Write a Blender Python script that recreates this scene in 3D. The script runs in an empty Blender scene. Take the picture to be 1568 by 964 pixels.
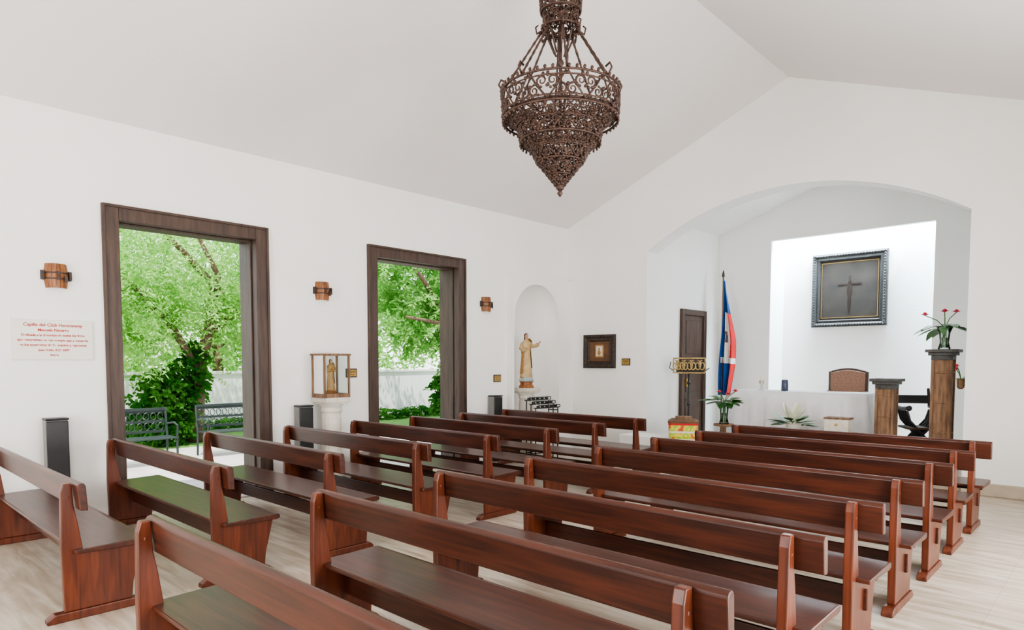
import bpy, bmesh, math, random
import numpy as np
from mathutils import Vector, Matrix
random.seed(7); rng=np.random.default_rng(7)
pi=math.pi

# ------------------------------------------------------------------ materials
def ramp(nt, fac, stops):
    r=nt.nodes.new('ShaderNodeValToRGB')
    while len(r.color_ramp.elements)<len(stops): r.color_ramp.elements.new(.5)
    for e,(p,c) in zip(r.color_ramp.elements,stops):
        e.position=p; e.color=(*c,1)
    nt.links.new(fac,r.inputs[0]); return r.outputs[0]
def mat(name,c1,c2=None,rough=.5,scale=6,stretch=(1,1,1),metal=0,bump=0,bscale=None,coat=0,detail=4,spec=.5,lo=.3,hi=.7,distort=0):
    m=bpy.data.materials.new(name); m.use_nodes=True; nt=m.node_tree
    b=nt.nodes['Principled BSDF']; b.inputs['Roughness'].default_value=rough
    b.inputs['Metallic'].default_value=metal
    b.inputs['Specular IOR Level'].default_value=spec
    if coat: b.inputs['Coat Weight'].default_value=coat; b.inputs['Coat Roughness'].default_value=.12
    tc=nt.nodes.new('ShaderNodeTexCoord'); mp=nt.nodes.new('ShaderNodeMapping')
    mp.inputs['Scale'].default_value=stretch
    nt.links.new(tc.outputs['Object'],mp.inputs[0])
    n=nt.nodes.new('ShaderNodeTexNoise'); n.inputs['Scale'].default_value=scale; n.inputs['Detail'].default_value=detail
    n.inputs['Distortion'].default_value=distort
    nt.links.new(mp.outputs[0],n.inputs[0])
    if c2 is None: c2=tuple(x*.85 for x in c1)
    nt.links.new(ramp(nt,n.outputs[0],[(lo,c1),(hi,c2)]),b.inputs['Base Color'])
    if bump:
        n2=nt.nodes.new('ShaderNodeTexNoise'); n2.inputs['Scale'].default_value=bscale or scale*4; n2.inputs['Detail'].default_value=5
        nt.links.new(mp.outputs[0],n2.inputs[0])
        bp=nt.nodes.new('ShaderNodeBump'); bp.inputs['Strength'].default_value=bump; bp.inputs['Distance'].default_value=.01
        nt.links.new(n2.outputs[0],bp.inputs['Height']); nt.links.new(bp.outputs[0],b.inputs['Normal'])
    return m
M={}
M['wall']=mat('plaster_white',(.90,.89,.87),(.87,.86,.84),.85,1.2,bump=.25,bscale=40)
M['ceil']=mat('ceiling_plaster',(.84,.80,.785),(.81,.77,.76),.9,.8,bump=.15,bscale=30)
M['pew']=mat('pew_wood',(.088,.024,.012),(.030,.010,.0065),.33,3,(.6,9,9),coat=.08,detail=6,distort=.6,spec=.35)
M['pew_end_lit']=mat('pew_wood_end_lit',(.150,.038,.016),(.060,.016,.009),.33,3,(9,9,.8),coat=.08,detail=6,distort=.6,spec=.35)  # pew wood with direct light on the ends painted in: lighter, more orange
M['door']=mat('door_wood',(.085,.048,.033),(.036,.021,.016),.5,4,(7,7,.6),bump=.2,detail=6)
M['dark']=mat('black_metal',(.012,.012,.013),(.02,.02,.02),.4)
M['grey']=mat('grey_metal',(.22,.22,.21),None,.4)
M['iron']=mat('bronze_iron',(.115,.064,.047),(.048,.030,.025),.5,30,metal=.4)
M['stone']=mat('coral_stone',(.74,.70,.62),(.60,.55,.46),.8,9,bump=.3)
M['brass']=mat('brass',(.55,.36,.12),(.4,.24,.07),.4,20,metal=.8)
M['gold']=mat('gilded',(.62,.45,.18),(.30,.19,.07),.45,25,metal=.4)
M['sconce']=mat('sconce_wood',(.38,.15,.045),(.14,.05,.02),.45,5,(8,8,1),detail=5)
M['sconce_d']=mat('sconce_band',(.05,.025,.018),(.03,.015,.01),.5)
M['plaque']=mat('plaque_marble',(.80,.78,.72),(.74,.72,.66),.4,5)
M['red']=mat('red_letters',(.50,.035,.02),None,.6)
M['cloth']=mat('altar_cloth',(.80,.80,.81),(.74,.74,.76),.9,8,bump=.1)
M['leafd']=mat('leaf_dark',(.07,.22,.045),(.03,.11,.03),.4,9)
M['redfl']=mat('red_flower',(.65,.02,.05),(.45,.01,.05),.35,9)
M['whitefl']=mat('white_flower',(.85,.83,.72),(.7,.72,.5),.5,9)
M['blue']=mat('flag_blue',(.01,.09,.33),(.01,.05,.2),.7)
M['fred']=mat('flag_red',(.65,.02,.02),(.5,.02,.02),.7)
M['fwhite']=mat('flag_white',(.85,.85,.85),None,.7)
M['skin']=mat('painted_skin',(.55,.32,.20),None,.5)
M['robe']=mat('robe_cream',(.60,.44,.24),(.42,.28,.12),.5,12)
M['robe_gold']=mat('robe_gold',(.46,.25,.08),(.32,.17,.05),.45,12)
M['hair']=mat('painted_hair',(.06,.03,.015),None,.6)
M['bluebase']=mat('blue_base',(.20,.36,.42),(.55,.58,.55),.5,12)
M['frame']=mat('frame_dark',(.06,.04,.028),(.025,.017,.012),.5,25,bump=.5)
M['gframe']=mat('frame_grey',(.045,.045,.045),(.016,.016,.017),.5,30,bump=.5,metal=.1)
M['canvas']=mat('painting_canvas',(.060,.050,.042),(.033,.030,.028),.8,2.5,spec=.2)
M['figure']=mat('painted_cross',(.032,.020,.016),(.025,.017,.014),.8,9,spec=.2)
M['tan']=mat('photo_mat',(.16,.08,.035),(.10,.05,.025),.6)
M['upholst']=mat('upholstery',(.34,.19,.13),(.20,.11,.08),.85,40,bump=.4)
M['oldwood']=mat('old_wood',(.30,.17,.09),(.10,.055,.035),.7,5,(6,6,.8),bump=.5,detail=6)
M['trunk']=mat('tree_bark',(.20,.12,.08),(.09,.055,.04),.9,8,(3,3,.6),bump=.6)
M['benchm']=mat('bench_metal',(.03,.045,.04),(.02,.03,.03),.5)
M['gwall']=mat('garden_wall_render',(.85,.85,.84),(.70,.71,.70),.9,1.5)
M['lawn']=mat('lawn_grass',(.14,.30,.05),(.07,.18,.03),.95,6)
M['patio']=mat('patio_stone',(.50,.48,.45),(.38,.36,.34),.9,3)
M['tanbase']=mat('baseboard_stone',(.50,.42,.32),(.40,.33,.25),.6,6)
M['candle']=mat('candle_wax',(.85,.80,.65),None,.5)
M['darkblue']=mat('blue_glass_candle',(.04,.05,.10),None,.2)
def glass(name,col=(1,1,1)):
    m=bpy.data.materials.new(name); m.use_nodes=True; nt=m.node_tree; nt.nodes.clear()
    o=nt.nodes.new('ShaderNodeOutputMaterial'); mx=nt.nodes.new('ShaderNodeMixShader')
    t=nt.nodes.new('ShaderNodeBsdfTransparent'); t.inputs[0].default_value=(*col,1)
    g=nt.nodes.new('ShaderNodeBsdfGlossy'); g.inputs['Roughness'].default_value=.05
    l=nt.nodes.new('ShaderNodeLayerWeight'); l.inputs[0].default_value=.3
    nt.links.new(l.outputs['Fresnel'],mx.inputs[0]); nt.links.new(t.outputs[0],mx.inputs[1]); nt.links.new(g.outputs[0],mx.inputs[2])
    nt.links.new(mx.outputs[0],o.inputs[0]); return m
M['glass']=glass('clear_glass',(.90,.95,.93))
def leafmat(name,c1,c2):
    m=bpy.data.materials.new(name); m.use_nodes=True; nt=m.node_tree; nt.nodes.clear()
    o=nt.nodes.new('ShaderNodeOutputMaterial'); mx=nt.nodes.new('ShaderNodeMixShader'); mx.inputs[0].default_value=.5
    d=nt.nodes.new('ShaderNodeBsdfDiffuse'); t=nt.nodes.new('ShaderNodeBsdfTranslucent')
    tc=nt.nodes.new('ShaderNodeTexCoord'); n=nt.nodes.new('ShaderNodeTexNoise'); n.inputs['Scale'].default_value=2.2; n.inputs['Detail'].default_value=8
    nt.links.new(tc.outputs['Object'],n.inputs[0]); c=ramp(nt,n.outputs[0],[(.38,c1),(.62,c2)])
    nt.links.new(c,d.inputs[0]); nt.links.new(c,t.inputs[0])
    nt.links.new(d.outputs[0],mx.inputs[1]); nt.links.new(t.outputs[0],mx.inputs[2]); nt.links.new(mx.outputs[0],o.inputs[0]); return m
M['leaf']=leafmat('leaf_bright',(.20,.44,.09),(.48,.74,.27))
M['leaf2']=leafmat('leaf_mid',(.13,.35,.07),(.35,.60,.20))
M['ivy']=leafmat('ivy_leaf',(.03,.13,.02),(.10,.28,.05))

def floor_mat():
    m=bpy.data.materials.new('floor_travertine'); m.use_nodes=True; nt=m.node_tree; b=nt.nodes['Principled BSDF']
    tc=nt.nodes.new('ShaderNodeTexCoord'); mp=nt.nodes.new('ShaderNodeMapping'); mp.inputs['Scale'].default_value=(.9,7,1)
    nt.links.new(tc.outputs['Object'],mp.inputs[0])
    n=nt.nodes.new('ShaderNodeTexNoise'); n.inputs['Scale'].default_value=2.2; n.inputs['Detail'].default_value=9; n.inputs['Distortion'].default_value=.5
    nt.links.new(mp.outputs[0],n.inputs[0])
    c=ramp(nt,n.outputs[0],[(.28,(.36,.285,.205)),(.47,(.50,.425,.335)),(.64,(.62,.555,.465))])
    br=nt.nodes.new('ShaderNodeTexBrick'); br.inputs['Scale'].default_value=1; br.inputs['Brick Width'].default_value=.6; br.inputs['Row Height'].default_value=.6
    br.inputs['Mortar Size'].default_value=.003; br.offset=0
    br.inputs['Color1'].default_value=(1,1,1,1); br.inputs['Color2'].default_value=(.94,.94,.94,1); br.inputs['Mortar'].default_value=(.80,.77,.72,1)
    nt.links.new(tc.outputs['Object'],br.inputs[0])
    mx=nt.nodes.new('ShaderNodeMix'); mx.data_type='RGBA'; mx.blend_type='MULTIPLY'; mx.inputs[0].default_value=1
    nt.links.new(c,mx.inputs[6]); nt.links.new(br.outputs[0],mx.inputs[7]); nt.links.new(mx.outputs[2],b.inputs['Base Color'])
    b.inputs['Roughness'].default_value=.33
    return m
M['floor']=floor_mat()
def donation_mat():
    m=bpy.data.materials.new('printed_label'); m.use_nodes=True; nt=m.node_tree; b=nt.nodes['Principled BSDF']; b.inputs['Roughness'].default_value=.3
    tc=nt.nodes.new('ShaderNodeTexCoord'); v=nt.nodes.new('ShaderNodeTexVoronoi'); v.inputs['Scale'].default_value=9
    nt.links.new(tc.outputs['Object'],v.inputs[0])
    r=ramp(nt,v.outputs['Distance'],[(.1,(.80,.74,.05)),(.35,(.30,.55,.06)),(.55,(.85,.75,.08)),(.8,(.6,.10,.04))])
    nt.links.new(r,b.inputs['Base Color']); return m
M['label']=donation_mat()

# ------------------------------------------------------------------ mesh builder
class B:
    def __init__(s): s.bm=bmesh.new(); s.m=0; s.sm=False; s.T=Matrix()
    def v(s,p): return s.bm.verts.new(s.T@Vector(p))
    def f(s,vs):
        try: f=s.bm.faces.new(vs)
        except ValueError: return
        f.material_index=s.m; f.smooth=s.sm
    def face(s,pts): s.f([s.v(p) for p in pts])
    def box(s,x0,x1,y0,y1,z0,z1):
        p=[s.v((x,y,z)) for z in (z0,z1) for x,y in ((x0,y0),(x1,y0),(x1,y1),(x0,y1))]
        for q in ((3,2,1,0),(4,5,6,7),(0,1,5,4),(1,2,6,5),(2,3,7,6),(3,0,4,7)): s.f([p[i] for i in q])
    def hexa(s,a,b):
        p=[s.v(q) for q in a+b]
        for q in ((3,2,1,0),(4,5,6,7),(0,1,5,4),(1,2,6,5),(2,3,7,6),(3,0,4,7)): s.f([p[i] for i in q])
    def prism(s,poly,fn,a0,a1):
        A=[s.v(fn(u,w,a0)) for u,w in poly]; Bv=[s.v(fn(u,w,a1)) for u,w in poly]
        s.f(A[::-1]); s.f(Bv); n=len(poly)
        for i in range(n): s.f([A[i],A[(i+1)%n],Bv[(i+1)%n],Bv[i]])
    def tube(s,pts,rad,n=8,cap=True,closed=False,flat=1.0):
        pts=[Vector(p) for p in pts]; k=len(pts)
        if not hasattr(rad,'__len__'): rad=[rad]*k
        rings=[]; ref=None
        for i,p in enumerate(pts):
            if closed: t=pts[(i+1)%k]-pts[i-1]
            else: t=pts[min(i+1,k-1)]-pts[max(i-1,0)]
            t.normalize()
            if ref is None:
                ref=Vector((0,0,1)) if abs(t.z)<.9 else Vector((1,0,0))
            a=ref-t*ref.dot(t)
            if a.length<1e-5: a=t.orthogonal()
            a.normalize(); ref=a; c=t.cross(a)
            rings.append([s.v(p+(a*math.cos(2*pi*j/n)+c*math.sin(2*pi*j/n)*flat)*rad[i]) for j in range(n)])
        rr=k if closed else k-1
        for i in range(rr):
            A=rings[i]; C=rings[(i+1)%k]
            for j in range(n): s.f([A[j],A[(j+1)%n],C[(j+1)%n],C[j]])
        if cap and not closed: s.f(rings[0][::-1]); s.f(rings[-1])
    def lathe(s,prof,n=24,c=(0,0,0),sx=1,sy=1,fold=None,cap=True,a0=0):
        R=[]
        for r,z in prof:
            R.append([s.v((c[0]+r*sx*math.cos(2*pi*j/n+a0)*(fold(2*pi*j/n,z) if fold else 1),c[1]+r*sy*math.sin(2*pi*j/n+a0)*(fold(2*pi*j/n,z) if fold else 1),c[2]+z)) for j in range(n)])
        for i in range(len(R)-1):
            for j in range(n): s.f([R[i][j],R[i][(j+1)%n],R[i+1][(j+1)%n],R[i+1][j]])
        if cap: s.f(R[0][::-1]); s.f(R[-1])
    def ball(s,c,r,n=10):
        if not hasattr(r,'__len__'): r=(r,r,r)
        R=[]
        for i in range(1,n):
            a=pi*i/n
            R.append([s.v((c[0]+r[0]*math.sin(a)*math.cos(2*pi*j/(n*1)),c[1]+r[1]*math.sin(a)*math.sin(2*pi*j/n),c[2]-r[2]*math.cos(a))) for j in range(n)])
        b=s.v((c[0],c[1],c[2]-r[2])); t=s.v((c[0],c[1],c[2]+r[2]))
        for j in range(n):
            s.f([b,R[0][(j+1)%n],R[0][j]]); s.f([t,R[-1][j],R[-1][(j+1)%n]])
            for i in range(len(R)-1): s.f([R[i][j],R[i][(j+1)%n],R[i+1][(j+1)%n],R[i+1][j]])
    def ring(s,r,z,t,n=40,c=(0,0),seg=6): s.tube([(c[0]+r*math.cos(2*pi*i/n),c[1]+r*math.sin(2*pi*i/n),z) for i in range(n)],t,seg,closed=True)
    def blade(s,p,d,L,w,droop=.3,n=6,base=.04):
        p=Vector(p); d=Vector(d).normalized(); side=d.cross(Vector((0,0,1)))
        if side.length<.05: side=Vector((1,0,0))
        side.normalize(); prev=None
        for i in range(n+1):
            t=i/n; q=p+d*L*t+Vector((0,0,-droop*L*t*t))
            tt=max(0,(t-base)/(1-base))
            ww=w*math.sin(pi*min(1,tt**.75))+.006*(1-t)+.0008
            a=s.v(q-side*ww*.5); m=s.v(q+Vector((0,0,-ww*.15))); c=s.v(q+side*ww*.5)
            if prev: s.f([prev[0],prev[1],m,a]); s.f([prev[1],prev[2],c,m])
            prev=(a,m,c)
    def obj(s,name,mats,loc=(0,0,0),rot=0,bevel=0,parent=None,recalc=True,seg=2):
        if recalc: bmesh.ops.recalc_face_normals(s.bm,faces=s.bm.faces[:])
        me=bpy.data.meshes.new(name); s.bm.to_mesh(me); s.bm.free()
        for k in mats: me.materials.append(M[k])
        return put(name,me,loc,rot,bevel,parent,seg)
def put(name,me,loc=(0,0,0),rot=0,bevel=0,parent=None,seg=2):
    o=bpy.data.objects.new(name,me); bpy.context.scene.collection.objects.link(o)
    o.location=loc; o.rotation_euler=(0,0,rot)
    if bevel:
        b=o.modifiers.new('bevel','BEVEL'); b.width=bevel; b.segments=seg; b.limit_method='ANGLE'; b.angle_limit=.6
    if parent: o.parent=parent
    return o

# ------------------------------------------------------------------ room constants
WX=-7.6; D=9.57; E=4.02; AX=-3.66; AZ=5.59; RX=.6; Y0=-3.0
SL=(AZ-E)/(AX-WX)
RE=AZ-(RX-AX)*.385
CF=.2
JL,JR=-5.92,-1.46; CD=12.2
def col(b,u0,u1,zb,zt,fn,w0,w1,n=1):
    for i in range(n):
        a=u0+(u1-u0)*i/n; c=u0+(u1-u0)*(i+1)/n
        A=[fn(a,w0,zb(a)),fn(c,w0,zb(c)),fn(c,w0,zt(c)),fn(a,w0,zt(a))]
        C=[fn(a,w1,zb(a)),fn(c,w1,zb(c)),fn(c,w1,zt(c)),fn(a,w1,zt(a))]
        b.hexa(A,C)
K=lambda v:(lambda u:v)
b=B(); b.box(-8.0,RX+.4,Y0-.4,D,-.2,0); b.obj('floor',['floor'])
b=B(); b.box(JL-.3,JR+.3,D+.001,CD+.9,-.2,CF); b.obj('floor_chancel',['floor'])
fl=lambda y,w,z:(w,y,z)
doors=[(2.05,3.80),(5.21,7.01)]; DH=3.19
NC,NR,NS=8.59,.59,2.33
b=B(); X0=WX-.4
b.box(X0,WX,Y0-.4,2.05,-.2,E+.1); b.box(X0,WX,3.80,5.21,-.2,E+.1)
for a,c in doors: b.box(X0,WX,a,c,DH,E+.1)
b.box(X0,WX,7.01,NC-NR,-.2,E+.1); b.box(X0,WX,NC+NR,D+.35,-.2,E+.1)
arch=lambda y:NS+math.sqrt(max(0,NR*NR-(y-NC)**2))
col(b,NC-NR,NC+NR,arch,K(E+.1),fl,X0,WX,28)
b.obj('wall_left',['wall'])
b=B(); P=WX+.13
b.box(WX,P,7.95,NC-NR,0,3.06); b.box(WX,P,NC+NR,D,0,3.06); col(b,NC-NR,NC+NR,arch,K(3.06),fl,WX,P,28)
b.sm=True
rows=[0,NS]+[NS+NR*math.sin(pi/2*i/10) for i in range(1,11)]
R=[]
for z in rows:
    sc=math.sqrt(max(0.0001,1-(max(0,z-NS)/NR)**2))
    R.append([b.v((P-.02-.48*math.sin(pi*j/20)*sc,NC+NR*math.cos(pi*j/20)*sc,z)) for j in range(21)])
for i in range(len(R)-1):
    for j in range(20): b.f([R[i][j],R[i][j+1],R[i+1][j+1],R[i+1][j]])
b.obj('wall_niche',['wall'],recalc=False)
for k,(a,c) in enumerate(doors):
    b=B(); w=.155; x0,x1=X0-.02,WX+.03
    b.box(x0,x1,a,a+w,0,DH); b.box(x0,x1,c-w,c,0,DH); b.box(x0,x1,a+w,c-w,DH-w,DH)
    b.box(x0+.12,x1-.12,a+w,a+w+.02,0,DH-w); b.box(x0+.12,x1-.12,c-w-.02,c-w,0,DH-w); b.box(x0+.12,x1-.12,a+w,c-w,DH-w-.02,DH-w)
    b.box(x1,x1+.015,a,a+.03,0,DH); b.box(x1,x1+.015,c-.03,c,0,DH); b.box(x1,x1+.015,a+.03,c-.03,DH-.03,DH)
    b.m=1; b.box(x0,x1,a+w,c-w,0,.02)
    b.obj('door_%d'%(k+1),['door','patio'],bevel=.006)
b=B()
ys=[Y0-.4,-1.9,-.6,2.05,3.8,5.21,7.01,D+.35]
for i in range(0,7,2): b.box(RX,RX+.4,ys[i],ys[i+1],-.2,RE+.1)
for i in (1,3,5): b.box(RX,RX+.4,ys[i],ys[i+1],DH,RE+.1)
b.obj('wall_right',['wall'])
roof=lambda x:(AZ-(AX-x)*SL if x<AX else AZ-(x-AX)*.385)
fb=lambda x,w,z:(x,w,z)
b=B(); col(b,WX,-5.0,K(-.2),lambda x:roof(x)+.1,fb,Y0-.4,Y0); col(b,-5,AX,K(3.1),lambda x:roof(x)+.1,fb,Y0-.4,Y0);col(b,AX,-2.4,K(3.1),lambda x:roof(x)+.1,fb,Y0-.4,Y0); col(b,-2.4,RX,K(-.2),lambda x:roof(x)+.1,fb,Y0-.4,Y0)
b.obj('wall_rear',['wall'])
AC=(JL+JR)/2; AH=(JR-JL)/2; SP=3.42; AT=4.10
def arch2(x):
    R=(AH*AH+(AT-SP)**2)/(2*(AT-SP)); return AT-R+math.sqrt(max(0,R*R-(x-AC)**2))
b=B(); top=lambda x:roof(x)+.1
col(b,WX-.4,JL,K(-.2),top,fb,D,D+.35); 
col(b,JL,AX,arch2,top,fb,D,D+.35,24); col(b,AX,JR,arch2,top,fb,D,D+.35,24); col(b,JR,RX+.4,K(-.2),top,fb,D,D+.35)
b.obj('wall_back',['wall'])
b=B(); yA,yB=Y0-.4,D+.35
b.hexa([(WX-.5,yA,roof(WX-.5)),(AX,yA,AZ),(AX,yA,AZ+.2),(WX-.5,yA,roof(WX-.5)+.2)],[(WX-.5,yB,roof(WX-.5)),(AX,yB,AZ),(AX,yB,AZ+.2),(WX-.5,yB,roof(WX-.5)+.2)])
b.hexa([(AX,yA,AZ),(RX+.5,yA,roof(RX+.5)),(RX+.5,yA,roof(RX+.5)+.2),(AX,yA,AZ+.2)],[(AX,yB,AZ),(RX+.5,yB,roof(RX+.5)),(RX+.5,yB,roof(RX+.5)+.2),(AX,yB,AZ+.2)])
b.obj('ceiling',['ceil'])
CA,CAZ,CE=-3.8,4.78,4.02
b=B(); b.box(JL-.3,JL,D+.35,CD+.9,-.2,CE+.15); b.obj('wall_chancel_left',['wall'])
b=B(); b.box(JR,JR+.3,D+.35,CD+.9,-.2,CE+.15); b.obj('wall_chancel_right',['wall'])
WL,WR,WT=-4.91,-2.32,3.82; SH=5.3; SB=12.85
croof=lambda x:(CAZ-(CA-x)*(CAZ-CE)/(CA-JL) if x<CA else CAZ-(x-CA)*(CAZ-CE)/(JR-CA))
b=B(); th=.1
col(b,JL,WL,K(-.2),lambda x:croof(x)+.1,fb,CD,CD+th); col(b,WR,JR,K(-.2),lambda x:croof(x)+.1,fb,CD,CD+th)
col(b,WL,CA,K(WT),lambda x:SH,fb,CD,CD+th); col(b,CA,WR,K(WT),lambda x:SH,fb,CD,CD+th)
b.box(WL-.1,WL,CD+th,SB+.1,-.2,SH); b.box(WR,WR+.1,CD+th,SB+.1,-.2,SH); b.box(WL-.1,WR+.1,SB,SB+.1,-.2,SH)
b.obj('wall_chancel_back',['wall'])
b=B()
b.hexa([(JL-.3,D+.35,CE-.1),(CA,D+.35,CAZ),(CA,D+.35,CAZ+.2),(JL-.3,D+.35,CE+.15)],[(JL-.3,CD,CE-.1),(CA,CD,CAZ),(CA,CD,CAZ+.2),(JL-.3,CD,CE+.15)])
b.hexa([(CA,D+.35,CAZ),(JR+.3,D+.35,CE-.1),(JR+.3,D+.35,CE+.15),(CA,D+.35,CAZ+.2)],[(CA,CD,CAZ),(JR+.3,CD,CE-.1),(JR+.3,CD,CE+.15),(CA,CD,CAZ+.2)])
b.obj('ceiling_chancel',['wall'])
b=B(); b.box(JR+.0,RX,D-.05,D,0,.15); b.obj('baseboard_back',['tanbase'],bevel=.01)
b=B(); b.box(WX,WX+.02,Y0,2.04,0,.1); b.box(WX,WX+.02,3.81,5.2,0,.1); b.obj('baseboard_left',['wall'],bevel=.004)
b=B(); b.box(-6.05,-4.75,8.98,9.5,0,.42); b.obj('trim_plinth_step',['wall'],bevel=.01)
b=B(); y0,y1,zt=10.68,11.60,2.55
b.box(JL,JL+.06,y0,y0+.1,CF,zt); b.box(JL,JL+.06,y1-.1,y1,CF,zt); b.box(JL,JL+.06,y0+.1,y1-.1,zt-.1,zt)
b.box(JL,JL+.03,y0+.1,y1-.1,CF,zt-.1)
for z0,z1 in ((.35,.95),(1.05,1.65),(1.75,2.35)): b.box(JL+.03,JL+.04,y0+.18,y1-.18,z0,z1)
b.m=1; b.box(JL+.04,JL+.09,y0+.14,y0+.17,1.15,1.3)
b.obj('door_3',['door','brass'],bevel=.006)

# ------------------------------------------------------------------ pews
def pew_mesh(L,iL,iR):
    b=B(); b.m=0
    def pr(u,w,a): return (a,u,w)
    rail=[(.022,.69),(.066,.685),(.058,.835),(.050,.852),(.035,.857),(.018,.852),(.008,.838)]
    b.prism(rail,pr,0,L)
    seat=[(.0,.415),(.40,.405),(.425,.412),(.43,.43),(.42,.447),(.39,.45),(.0,.44)]
    b.prism(seat,pr,.035,L-.05)
    b.box(.1,L-.1,.15,.175,.22,.34)
    b.box(.1,L-.1,.33,.35,.345,.41)
    b.m=1
    for x in (iL,L-iR-.048):
        post=[(-.055,.055),(.32,.055),(.33,.16),(.39,.40),(.39,.415),(.055,.415),(.03,.60),(.012,.70),(.004,.850),(-.04,.850),(-.055,.80),(-.062,.45)]
        b.prism(post,pr,x,x+.048)
        foot=[(-.15,0),(.385,0),(.385,.025),(.35,.055),(-.11,.055),(-.15,.025)]
        b.prism(foot,pr,x-.01,x+.058)
        b.box(x-.003,x+.051,-.03,-.012,.755,.775)
    bmesh.ops.recalc_face_normals(b.bm,faces=b.bm.faces[:])
    me=bpy.data.meshes.new('church_pew'); b.bm.to_mesh(me); b.bm.free()
    me.materials.append(M['pew']); me.materials.append(M['pew_end_lit']); return me
mR=pew_mesh(2.52,.05,.12); mL=pew_mesh(2.60,.05,.09)
for i in range(8):
    y=1.09+.907*i+(.03 if i>4 else 0)
    put('church_pew',mR,(-3.43,y-.03,0),0,.006)
for i in range(8):
    y=1.09+.907*i+(.03 if i>4 else 0)
    put('church_pew',mL,(-7.22,y-.03,0),0,.006)

# ------------------------------------------------------------------ chandelier
def chandelier():
    b=B(); b.sm=True
    def spiral(cx,cz,r0,turns,dirn,a0,n=14):
        return [(cx+dirn*r0*(1-.8*t/n)*math.cos(a0+turns*2*pi*t/n),cz+r0*(1-.8*t/n)*math.sin(a0+turns*2*pi*t/n)) for t in range(n+1)]
    def band(r0,z0,r1,z1,n,th):
        b.ring(r0,z0,th*1.4); b.ring(r1,z1,th*1.4)
        def mp(u,v):
            r=r1+(r0-r1)*v; z=z1+(z0-z1)*v; return (r*math.cos(u),r*math.sin(u),z)
        Hh=math.hypot(z0-z1,r0-r1); rm=(r0+r1)/2; W=2*pi*rm/n
        for k in range(n):
            a=2*pi*k/n; s=1 if k%2 else -1
            R=min(W*.30,Hh*.30)
            for (cx,cz,rr,a0,dd) in ((-W*.22,Hh*.64,R*1.05,-pi/2,1),(W*.22,Hh*.34,R*.95,pi/2,-1)):
                sp=spiral(cx*s,cz,rr,1.4,dd*s,a0,14)
                b.tube([mp(a+p[0]/rm,min(1,max(0,p[1]/Hh))) for p in sp],[th*(1.35-.6*i/14) for i in range(15)],4)
                for q in range(3):
                    an=q*2.1+k; b.ball(mp(a+(cx*s+rr*1.15*math.cos(an))/rm,min(1,max(0,(cz+rr*1.15*math.sin(an))/Hh))),th*1.7,5)
            b.tube([mp(a-W*.5*s/rm,.05),mp(a-W*.2*s/rm,.3),mp(a+W*.1*s/rm,.55),mp(a+W*.45*s/rm,.95)],th*1.1,4)
            for uu,vv in ((-.45,.5),(0,.5),(.3,.85),(-.3,.15),(.45,.15),(-.45,.88)):
                q=mp(a+W*uu/rm,vv); b.ball(q,th*2.1,5)
    def studs(r,z,n,h):
        for k in range(n):
            a=2*pi*k/n; c,s=math.cos(a),math.sin(a)
            b.tube([(r*c,r*s,z),(r*c*1.01,r*s*1.01,z+h*.6),(r*c,r*s,z+h)],[h*.28,h*.42,h*.1],5)
    def hang(r,z,n,h):
        for k in range(n):
            a=2*pi*k/n; c,s=math.cos(a),math.sin(a)
            b.tube([(r*c,r*s,z),(r*c,r*s,z-h*.6),(r*c,r*s,z-h)],[h*.25,h*.4,h*.05],5)
    th=.0075
    band(.505,3.89,.495,3.66,20,th); studs(.505,3.895,50,.035); hang(.495,3.66,50,.03); b.ring(.50,3.70,.007); b.ring(.505,3.85,.007)
    band(.47,3.69,.36,3.60,26,th*.9)
    band(.36,3.61,.345,3.48,20,th); studs(.36,3.61,38,.03); hang(.345,3.47,36,.028)
    band(.335,3.49,.25,3.41,20,th*.85)
    band(.255,3.42,.20,3.31,15,th*.9); studs(.255,3.42,26,.025); hang(.20,3.31,22,.02)
    band(.195,3.31,.105,3.20,12,th*.9); band(.105,3.20,.035,3.11,8,th*.85)
    b.ball((0,0,3.105),.038,8); b.tube([(0,0,3.12),(0,0,3.07),(0,0,3.05),(0,0,3.02)],[.02,.012,.028,.004],8)
    b.lathe([(.01,3.63),(.07,3.63),(.09,3.66),(.05,3.69),(.02,3.76)],14)
    for k in range(8):
        a=2*pi*k/8; c,s=math.cos(a),math.sin(a)
        b.tube([(.0,.0,3.68),(.2*c,.2*s,3.64),(.36*c,.36*s,3.70),(.49*c,.49*s,3.70)],.010,6)
        A=Vector((.165*c,.165*s,4.40)); C=Vector((.495*c,.495*s,3.90))
        n=16; b.tube([A.lerp(C,i/n) for i in range(n+1)],[.008+.004*(i%2) for i in range(n+1)],5)
        b.tube([(.49*c,.49*s,3.90),(.53*c,.53*s,3.96),(.51*c,.51*s,4.00),(.47*c,.47*s,3.98)],.009,5)
        b.tube([(.16*c,.16*s,4.41),(.205*c,.205*s,4.39),(.215*c,.215*s,4.44),(.19*c,.19*s,4.46)],[.012,.01,.008,.005],5)
        b.tube([(.05*c,.05*s,4.22),(.1*c,.1*s,4.33),(.12*c,.12*s,4.39),(.16*c,.16*s,4.40)],.009,5)
    band(.175,4.68,.17,4.57,12,th*.85); studs(.175,4.69,22,.035)
    band(.15,4.57,.14,4.44,11,th*.85); b.ring(.16,4.43,.012)
    studs(.16,4.43,20,.03); hang(.16,4.42,20,.03)
    band(.10,4.86,.15,4.72,8,th*.85)
    b.tube([(0,0,3.72),(0,0,4.2),(0,0,4.9)],.014,8)
    for z in (3.9,4.15,4.4,4.6,4.8): b.ball((0,0,z),.03,8)
    for k in range(6):
        a=2*pi*k/6; b.tube([(0,0,4.55),(.08*math.cos(a),.08*math.sin(a),4.57),(.17*math.cos(a),.17*math.sin(a),4.6)],.006,5)
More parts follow.
